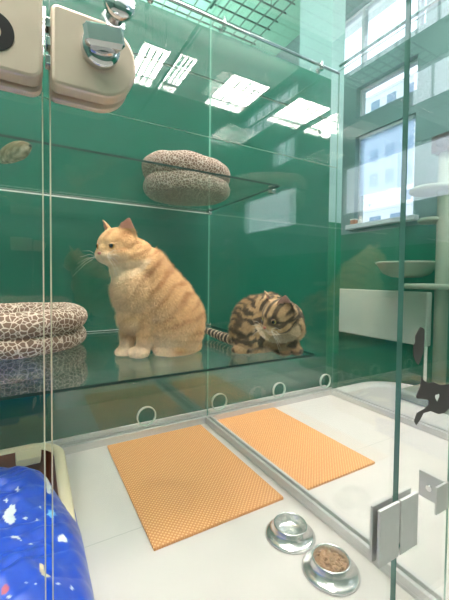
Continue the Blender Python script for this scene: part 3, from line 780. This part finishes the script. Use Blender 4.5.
# things on the sill
t = thing('cat_figurine', (XW - .02, 1.745, 1.125), 'small white cat figurine on the window sill', 'figurine')
MB().lathe([(.0, 0), (.017, 0), (.018, .012), (.014, .028), (.009, .034), (.0, .036)], (XW - .02, 1.745, 1.1255), 20).build('figurine_body', WHITE, t)
MB().ell((XW - .022, 1.745, 1.1655), (.012, .012, .011)).build('figurine_head', WHITE, t)
for s_ in (-1, 1):
    MB().tube([(XW - .02, 1.745 + s_ * .007, 1.172), (XW - .02, 1.745 + s_ * .009, 1.184)], [.005, .0006], 8).build('figurine_ear', WHITE, t)
t = thing('tin_box', (XW - .01, 1.80, 1.09), 'small brown patterned tin beside the white figurine', 'tin')
TIN = pbr('brown_print', lin(170, 120, 95), .5, noise_amt=.6, noise_scale=70)
MB().box((XW - .045, 1.782, 1.1255), (XW - .005, 1.822, 1.158), .003).build('tin_body', TIN, t)
MB().box((XW - .047, 1.780, 1.1582), (XW - .003, 1.824, 1.166), .003).build('tin_lid', WHITE, t)

# ------------------------------------------------------------------ cats
def lvec(u, n, w): return U * u + N * n + Z * w
class Cat:
    def __init__(s): s.mb = MB()
    def blob(s, px, py, D, ru, rv, rd, roll=0):
        k = D / F_PX; c = P(px, py, D)
        R = Matrix((U, -N, Z)).transposed() @ Matrix.Rotation(-roll, 3, 'Y')
        s.mb.ell(c, (ru * k, rd * k, rv * k), R, 24, 16); return s
    def limb(s, pts):
        """pts: px, py, D, radius px"""
        for i in range(len(pts) - 1):
            a, b = pts[i], pts[i + 1]
            pa, pb = P(*a[:3]), P(*b[:3]); ra = a[3] * a[2] / F_PX; rb = b[3] * b[2] / F_PX
            n = max(2, int((pb - pa).length / (min(ra, rb) * .35)))
            for q in range(n + 1):
                f = q / n; r = ra + (rb - ra) * f
                s.mb.ell(pa.lerp(pb, f), (r, r, r), None, 12, 8)
        return s
def head_frame(c, s, Fv, uph):
    Fw = lvec(*Fv).normalized(); uw = lvec(*uph).normalized()
    L = uw.cross(Fw).normalized(); W_ = Fw.cross(L)
    return dict(c=c, s=s, R=Matrix((Fw, L, W_)).transposed(), F=Fw, L=L, W=W_)
def hp_(h, x, y, z): return h['c'] + h['R'] @ (Vector((x, y, z)) * h['s'])
def add_head(mb, h, earh=.78, plump=1.0):
    s = h['s']; R = h['R']
    def e(x, y, z, rx, ry, rz, Rm=None): mb.ell(hp_(h, x, y, z), (rx * s, ry * s, rz * s), R @ Rm if Rm else R, 24, 16)
    e(-.05, 0, .06, .95, 1.0, .88)
    for q in (-1, 1):
        e(.30, q * .48 * plump, -.30, .52, .52, .46)
        e(.84, q * .17, -.33, .27, .25, .21)
    e(.70, 0, -.56, .27, .30, .20); e(.35, 0, -.55, .45, .5, .35); e(.74, 0, -.06, .36, .26, .30); e(.62, 0, .30, .30, .5, .28)
    for q in (-1, 1):
        # hollow-fronted ear: a thin curved triangle
        base = [(-.22, .95), (.20, .30)]
        t2 = bmesh.new()
        n, mm = 8, 7
        tipv = Vector((.02, q * .90, .60 + earh)); 
        b0 = Vector((-.26, q * 1.02, .22)); b1 = Vector((.30, q * .22, .74)); back = Vector((-.30, q * .42, .66))
        def bez(f):
            m_ = b0.lerp(b1, f); return m_ + (back - (b0 + b1) / 2) * (4 * f * (1 - f)) * .7
        outer = []; inner = []
        for i in range(mm + 1):
            g = i / mm
            ro = []; ri = []
            for k in range(n + 1):
                f = k / n
                p = bez(f).lerp(tipv, g)
                bul = math.sin(PI * g) * .16
                cdir = (bez(f) - (b0 + b1) / 2)
                p = p + cdir * bul
                ro.append(p + cdir.normalized() * .045 if cdir.length > 1e-6 else p)
                ri.append(p - cdir.normalized() * .045 if cdir.length > 1e-6 else p)
            outer.append(ro); inner.append(ri)
        vo = [[t2.verts.new(hp_(h, *p)) for p in r_] for r_ in outer]; vi = [[t2.verts.new(hp_(h, *p)) for p in r_] for r_ in inner]
        for i in range(mm):
            for k in range(n):
                t2.faces.new((vo[i][k], vo[i][k + 1], vo[i + 1][k + 1], vo[i + 1][k])); t2.faces.new((vi[i][k], vi[i + 1][k], vi[i + 1][k + 1], vi[i][k + 1]))
            t2.faces.new((vo[i][0], vo[i + 1][0], vi[i + 1][0], vi[i][0])); t2.faces.new((vo[i][n], vi[i][n], vi[i + 1][n], vo[i + 1][n]))
        for k in range(n):
            t2.faces.new((vo[0][k], vi[0][k], vi[0][k + 1], vo[0][k + 1])); t2.faces.new((vo[mm][k], vo[mm][k + 1], vi[mm][k + 1], vi[mm][k]))
        bmesh.ops.recalc_face_normals(t2, faces=t2.faces[:])
        mb.absorb(t2)
def fuse(mb, name, voxel, smooth_it, zmin):
    """one continuous skin over the overlapping masses"""
    me = mb.mesh(name + '_raw', [], True)
    o = bpy.data.objects.new(name + '_raw', me); COL.objects.link(o)
    md = o.modifiers.new('skin', 'REMESH'); md.mode = 'VOXEL'; md.voxel_size = voxel; md.adaptivity = 0
    sm = o.modifiers.new('soft', 'SMOOTH'); sm.factor = .5; sm.iterations = smooth_it
    dg = bpy.context.evaluated_depsgraph_get(); dg.update()
    out = bpy.data.meshes.new_from_object(o.evaluated_get(dg)); out.name = name
    bpy.data.objects.remove(o)
    for v in out.vertices:
        if v.co.z < zmin: v.co.z = zmin
    for p in out.polygons: p.use_smooth = True
    return out
def mixc(a, b, f):
    f = min(1, max(0, f)); return tuple(a[i] * (1 - f) + b[i] * f for i in range(3))
def paint(me, fn):
    ca = me.color_attributes.new('Col', 'BYTE_COLOR', 'CORNER')
    vn = [v.normal.copy() for v in me.vertices]
    cols = [fn(v.co, vn[i]) for i, v in enumerate(me.vertices)]
    for l in me.loops: ca.data[l.index].color = tuple(cols[l.vertex_index]) + (1,)
    me.color_attributes.active_color = ca; me.color_attributes.render_color_index = 0
def hair_mat(name, rough=.55):
    m, nt, out = new_mat(name)
    b = nt.nodes.new('ShaderNodeBsdfPrincipled'); nt.links.new(b.outputs[0], out.inputs[0])
    b.inputs['Roughness'].default_value = rough; b.inputs['Specular IOR Level'].default_value = .25
    a = nt.nodes.new('ShaderNodeAttribute'); a.attribute_name = 'Col'
    nt.links.new(a.outputs['Color'], b.inputs['Base Color'])
    return m
def fur(o, count, length, comb, skip, width=.0011, seed=1):
    """short tapering strands growing from the skin, as one part of the cat"""
    rnd = random.Random(seed); me = o.data
    cl = me.color_attributes['Col'].data
    me.calc_loop_triangles(); tris = me.loop_triangles
    areas = []; acc = 0
    for t_ in tris: acc += t_.area; areas.append(acc)
    import bisect
    vs = []; fs = []; cs_ = []
    V = [v.co.copy() for v in me.vertices]; NN = [v.normal.copy() for v in me.vertices]
    for k in range(count):
        t_ = tris[bisect.bisect_left(areas, rnd.random() * acc)]
        a, b = rnd.random(), rnd.random()
        if a + b > 1: a, b = 1 - a, 1 - b
        w3 = (1 - a - b, a, b); p = Vector(); n = Vector(); c = [0, 0, 0]
        for q in range(3):
            p += V[t_.vertices[q]] * w3[q]; n += NN[t_.vertices[q]] * w3[q]
            cc = cl[t_.loops[q]].color
            for z_ in range(3): c[z_] += cc[z_] * w3[q]
        f = skip(p)
        if f <= 0: continue
        n.normalize(); d = comb(p); d = d - n * d.dot(n)
        if d.length > 1e-5: d.normalize()
        L = length * f * rnd.uniform(.6, 1.25)
        jit = Vector((rnd.gauss(0, 1), rnd.gauss(0, 1), rnd.gauss(0, 1))) * .28
        dd = (n * .42 + d + jit).normalized()
        side = dd.cross(n).normalized() * (width / 2)
        base = p - n * .0012
        mid = base + (n * .62 + d * .6 + jit).normalized() * L * .55
        tip = mid + (n * .12 + d + jit).normalized() * L * .6
        mid.z = max(mid.z, ZB + .0004); tip.z = max(tip.z, ZB + .0002); base.z = max(base.z, ZB + .0006)
        i0 = len(vs); vs += [base - side, base + side, mid - side * .8, mid + side * .8, tip]
        fs += [(i0, i0 + 1, i0 + 3, i0 + 2), (i0 + 2, i0 + 3, i0 + 4)]
        g = rnd.uniform(.86, 1.18); cs_ += [tuple(min(1, x * g) for x in c) + (1,)] * 5
    m2 = bpy.data.meshes.new('fur'); m2.from_pydata(vs, [], fs)
    ca = m2.color_attributes.new('Col', 'FLOAT_COLOR', 'POINT')
    for q, c in enumerate(cs_): ca.data[q].color = c
    m2.materials.append(HAIRM)
    fo_ = bpy.data.objects.new('fur', m2); COL.objects.link(fo_); fo_.parent = o; fo_['kind'] = 'stuff'
def spine_t(p, sp):
    """nearest place along the back line: (arc length, distance)"""
    best = (1e9, 0); acc = 0
    for i in range(len(sp) - 1):
        a, b = sp[i], sp[i + 1]; d = b - a; L = d.length
        f = min(1, max(0, (p - a).dot(d) / (L * L))); q = a + d * f; dist = (p - q).length
        if dist < best[0]: best = (dist, acc + f * L)
        acc += L
    return best[1], best[0]
def face_parts(root, h, iris, nose_c, eye_lat=.42, eye_up=.10, eye_r=.165, eye_x=.655, lids=0):
    IR = pbr('iris', iris, .1, coat=.6); PU = pbr('pupil', lin(8, 8, 8), .05, coat=.8); RI = pbr('eye_rim', lin(58, 38, 28), .5)
    for q in (-1, 1):
        c = Vector((eye_x, q * eye_lat * .98, eye_up)); d = Vector((.9, q * .40, .05)).normalized()
        zax = (h['R'] @ d).normalized(); xax = Vector((0, 0, 1)).cross(zax).normalized(); yax = zax.cross(xax)
        Rm = Matrix((xax, yax, zax)).transposed()
        mb = MB(); r = eye_r * h['s']
        prof = [(math.sin(a), math.cos(a)) for a in (0.001, .2, .38, .42, .6, .8, .95, 1.05, 1.3, 1.6, 2.2, 3.1)]
        mb.lathe([(a * r, b * r) for a, b in prof], hp_(h, *c), 24, Rm)
        mb.bm.faces.ensure_lookup_table()
        for f in mb.bm.faces:
            cz = (f.calc_center_median() - hp_(h, *c)).dot(zax) / r
            f.material_index = 1 if cz > .86 else (0 if cz > .52 else 2)
        mb.build('eye', [IR, PU, RI], root)
        # upper lid: a sliver of fur-coloured skin over the top of the eye
        mb = MB()
        def lid(u, v, hc=hp_(h, *c), Rm=Rm, r=r):
            a = (u - .5) * 2.5; b_ = .48 + v * .65
            p = Vector((math.sin(a) * math.cos(b_), math.sin(b_), math.cos(a) * math.cos(b_))) * (r * 1.05)
            return hc + Rm @ p
        mb.grid(lid, 14, 5)
        o = mb.build('eyelid', LIDM[lids], root, recalc=False)
    mb = MB()
    mb.ell(hp_(h, 1.10, 0, -.20), (.07 * h['s'], .105 * h['s'], .07 * h['s']), h['R'], 16, 10)
    mb.build('nose', pbr('nose_skin', nose_c, .45), root)
    mb = MB()
    for q in (-1, 1):
        for k in range(5):
            a = hp_(h, .95, q * .30, -.30 - .04 * (k % 3)); b = hp_(h, 1.0 + .12 * k, q * (1.25 + .05 * k), -.25 - .28 * k + .15)
            m_ = a.lerp(b, .5) + Z * .006
            mb.tube([a, m_, b], [.00032, .00025, .0001], 5)
    mb.build('whiskers', pbr('whisker', lin(245, 240, 230), .4), root)

LIDM = [pbr('ginger_lid', lin(214, 168, 122), .8), pbr('tabby_lid', lin(120, 96, 72), .8)]
# ---- ginger cat, sitting
cat = Cat()
cat.blob(172, 320, 1.015, 33, 36, 33).blob(178, 332, .985, 26, 23, 16).blob(178, 330, 1.06, 24, 24, 16)
cat.blob(165, 305, 1.003, 31, 33, 31).blob(157, 294, .995, 29.5, 31, 30).blob(151, 281, .988, 26, 26, 26).blob(147, 271, .983, 23, 24, 25).blob(143, 283, .975, 25, 29, 25).blob(137, 290, .965, 26, 32, 26).blob(134, 316, .962, 17, 18, 20)
cat.blob(133, 260, .965, 23, 22, 23).blob(124, 270, .955, 14, 16, 17)
cat.limb([(147, 306, .945, 13), (146, 330, .938, 9), (143, 350, .935, 7.6)]).blob(138.5, 352.5, .925, 11, 6.2, 8)
cat.limb([(130, 310, .972, 12), (128, 332, .966, 8.5), (127, 349, .962, 7.4)]).blob(123.5, 352, .955, 8.5, 6, 8)
cat.blob(166, 351, .955, 13, 6, 8)
cat.limb([(190, 335, 1.06, 8), (196, 345, 1.03, 6.5), (190, 349, .985, 6), (180, 351.5, .957, 5.5), (170, 353, .94, 4.8)])
HG = head_frame(P(118, 247.5, .940), .0590, (-.50, .86, -.12), (0.02, 0, 1))
add_head(cat.mb, HG, .74)
ZB = ZS + .0012
me = fuse(cat.mb, 'ginger_cat', .0036, 9, ZB)
sp = [P(114, 226, .95), P(134, 240, .965), P(158, 262, .985), P(181, 281, 1.0), P(199, 303, 1.02), P(204, 330, 1.03), P(200, 350, 1.03)]
CB, CL, CS = lin(220, 176, 126), lin(238, 214, 178), lin(172, 116, 68)
earp = [hp_(HG, .05, q * .68, .95) for q in (-1, 1)]
def ginger(p, n):
    t_, d_ = spine_t(p, sp)
    w = noise.noise(p * 16) * .022 + noise.noise(p * 45) * .006
    st = .5 + .5 * math.sin((t_ + w + d_ * .12) * 2 * PI / .040)
    st = sstep(.55, .95, st)
    q = HG['R'].transposed() @ (p - HG['c']) / HG['s']
    light = sstep(-.3, .6, -n.z) * .5
    chest = sstep(.13, .03, (p - P(120, 290, .945)).length)
    st = st * (.85 + .5 * noise.noise(p * 22)); amt = .78
    if q.length < 1.75 and p.z > ZS + .2:
        # face: brow marks, cheek lines, pale muzzle
        amt = .7; ang = math.atan2(q.y, q.z)
        st = sstep(.45, .9, .5 + .5 * math.sin(q.y * 11)) * sstep(.25, .6, q.z) if q.x > 0 else st * .7
        ck = sstep(.5, .9, .5 + .5 * math.sin((q.z + .35 * q.x) * 13)) * sstep(.45, .7, abs(q.y))
        st = max(st, ck * .8)
        chest = max(chest * .0, sstep(.62, .85, q.x) * sstep(.0, -.35, q.z), sstep(-.45, -.75, q.z))
    c = mixc(CB, CS, st * amt)
    c = mixc(c, CL, min(1, max(light, chest * .7)))
    if q.length < 1.75 and p.z > ZS + .2: c = mixc(c, lin(206, 152, 98), .38 * sstep(-.35, .2, q.z) * sstep(.95, .6, q.x))
    hpaw = sstep(.07, .02, p.z - ZS) * sstep(.36, .32, p.x)
    c = mixc(c, lin(250, 230, 202), hpaw * .6)
    fine = noise.noise(Vector((p.x * 260, p.y * 260, p.z * 120))) * .16
    c = tuple(max(0, x * (1 + fine)) for x in c)
    for k, e in enumerate(earp):
        sgn = -1 if k == 0 else 1
        qq = q - Vector((.05, sgn * .68, .95))
        if q.z > .86 and abs(abs(q.y) - .72) < .30 and n.dot((HG['F'] + (1 if q.y > 0 else -1) * .6 * HG['L']).normalized()) > .35 and q.x > -.3:
            c = mixc(c, lin(226, 168, 150), .75)
    return c
paint(me, ginger)
FURM = vcol('fur_skin', .85, .6, .15, 220)
HAIRM = hair_mat('fur_strand')
FURN = 42000
me.materials.clear(); me.materials.append(FURM)
go = bpy.data.objects.new('cat', me); COL.objects.link(go)
tag(go, 'ginger cream tabby cat sitting upright on the lower glass shelf', 'cat')
face_parts(go, HG, lin(188, 128, 48), lin(196, 120, 104), eye_r=.168, eye_x=.685)

# ---- brown tabby, crouching with its head turned back
cat = Cat()
cat.blob(258, 322, 1.055, 27, 27, 24).blob(246, 330, 1.045, 17, 21, 20).blob(270, 314, 1.03, 20, 21, 20)
cat.blob(288, 322, 1.0, 16, 20, 16).blob(256, 341, 1.03, 24, 12, 20).blob(291, 328, .985, 14, 14, 13).blob(282, 336, 1.0, 15, 15, 14)
cat.limb([(258, 328, 1.0, 8), (269, 341, .985, 7.5), (281, 349, .972, 6.5)]).blob(284, 351.5, .962, 8, 4.6, 6)
cat.limb([(290, 338, .985, 8), (294, 348, .975, 6.3)]).blob(296.5, 350.5, .966, 7, 4.6, 6)
cat.blob(244, 350, 1.0, 13, 5.5, 7)
cat.limb([(238, 341, 1.08, 6), (226, 338, 1.15, 4.6), (216, 334, 1.22, 3.8), (206, 330, 1.28, 3.0)])
HT = head_frame(P(279.6, 316.4, .955), .0525, (-.84, .48, -.34), (-.16, .20, 1))
add_head(cat.mb, HT, .80)
me = fuse(cat.mb, 'tabby_cat', .0034, 6, ZB)
sp2 = [P(292, 316, 1.0), P(276, 300, 1.04), P(262, 296, 1.07), P(246, 304, 1.08), P(233, 320, 1.08), P(231, 340, 1.08), P(222, 337, 1.17), P(207, 331, 1.27)]
TB, TD, TL_ = lin(178, 144, 104), lin(40, 31, 26), lin(220, 196, 164)
def tabby(p, n):
    t_, d_ = spine_t(p, sp2)
    w = noise.noise(p * 20 + Vector((3, 1, 7))) * .020 + noise.noise(p * 60) * .006
    st = sstep(.42, .72, .5 + .5 * math.sin((t_ + w + d_ * .22) * 2 * PI / .026))
    q = HT['R'].transposed() @ (p - HT['c']) / HT['s']
    st = max(st, .9 * sstep(.12, .34, noise.noise(p * 42 + Vector((9, 2, 4)))))
    chest = sstep(-.2, -.8, n.z) * .6
    amt = .88
    if q.length < 1.5 and q.x > -.65:
        amt = .85
        brow = sstep(.35, .75, .5 + .5 * math.cos(q.y * 13)) * sstep(.18, .4, q.z)
        ck = sstep(.5, .8, .5 + .5 * math.sin((q.z + .40 * q.x) * 14)) * sstep(.38, .6, abs(q.y)) * sstep(.35, .1, q.z)
        eyeline = sstep(.10, .03, abs(q.z - .10 + .25 * (abs(q.y) - .42))) * sstep(.48, .6, abs(q.y))
        st = max(brow, ck, eyeline)
        ring = -sstep(.36, .24, math.hypot(abs(q.y) - .42, q.z - .10)) * (q.x > .3)
        chest = max(.8 * sstep(.80, 1.0, q.x) * sstep(-.2, -.38, q.z), sstep(-.5, -.75, q.z), 0)
    c = mixc(TB, TD, st * amt)
    c = mixc(c, TL_, chest)
    if q.length < 1.5 and q.x > -.65: c = mixc(c, TD, .75 * -ring)
    tl = sstep(1.085, 1.115, -(p - EYE).dot(N)) * sstep(.615, .59, p.x) * sstep(.10, .07, p.z - ZS)
    if tl > 0: c = mixc(c, mixc(TD, TL_, sstep(.75, .95, .5 + .5 * math.sin(t_ * 2 * PI / .026))), tl)
    leg = sstep(.075, .045, p.z - ZS)
    fr = (p - P(284, 351, .965)).length
    if fr < .055: c = mixc(c, TD, .35)
    fine = noise.noise(Vector((p.x * 240, p.y * 240, p.z * 140))) * .25
    c = tuple(max(0, x * (1 + fine)) for x in c)
    if q.z > .86 and abs(abs(q.y) - .72) < .32 and n.dot((HT['F'] + (1 if q.y > 0 else -1) * .6 * HT['L']).normalized()) > .35 and q.x > -.35:
        c = mixc(c, lin(222, 170, 152), .8)
    return c
paint(me, tabby)
me.materials.clear(); me.materials.append(FURM)
to = bpy.data.objects.new('cat', me); COL.objects.link(to)
tag(to, 'brown tabby cat crouching with its head turned at the shelf corner', 'cat')
face_parts(to, HT, lin(160, 146, 84), lin(170, 98, 82), eye_r=.172, eye_x=.70, lids=1)
def comber(h, sp):
    def f(p):
        q = p - h['c']
        if q.length < 1.5 * h['s']: return (-h['F'] + q.normalized() * .4 - Z * .2)
        best = None
        for i in range(len(sp) - 1):
            m_ = (sp[i] + sp[i + 1]) / 2; dd = (p - m_).length
            if best is None or dd < best[0]: best = (dd, (sp[i + 1] - sp[i]).normalized())
        return best[1] * .8 - Z * .7
    return f
def skipper(h):
    def f(p):
        q = h['R'].transposed() @ (p - h['c']) / h['s']
        if p.z < ZS + .004: return 0
        if q.length < 1.6 and q.x > .35:
            for e in (-1, 1):
                if math.hypot(q.y - e * .42, q.z - .10) < .24: return 0
            return .30
        if q.length < 1.7: return .5 if q.z < .75 else .25
        return 1 if p.z > ZS + .05 else .6
    return f
fur(go, FURN, .012, comber(HG, sp), skipper(HG), seed=3)
fur(to, FURN, .010, comber(HT, sp2), skipper(HT), seed=5)

# ------------------------------------------------------------------ daylight and render look
w = bpy.data.worlds.new('sky'); S.world = w; w.use_nodes = True
nt = w.node_tree; bg = nt.nodes['Background']
bg.inputs[0].default_value = (.80, .90, 1.0, 1); bg.inputs[1].default_value = 2.0
S.view_settings.view_transform = 'Standard'; S.view_settings.look = 'None'
S.view_settings.exposure = .5; S.view_settings.gamma = 1
try: S.view_settings.use_curve_mapping = False
except Exception: pass
S.cycles.transparent_max_bounces = 64
S.cycles.max_bounces = 14; S.cycles.glossy_bounces = 8; S.cycles.diffuse_bounces = 5
S.cycles.use_denoising = True
S.cycles.sample_clamp_indirect = 8
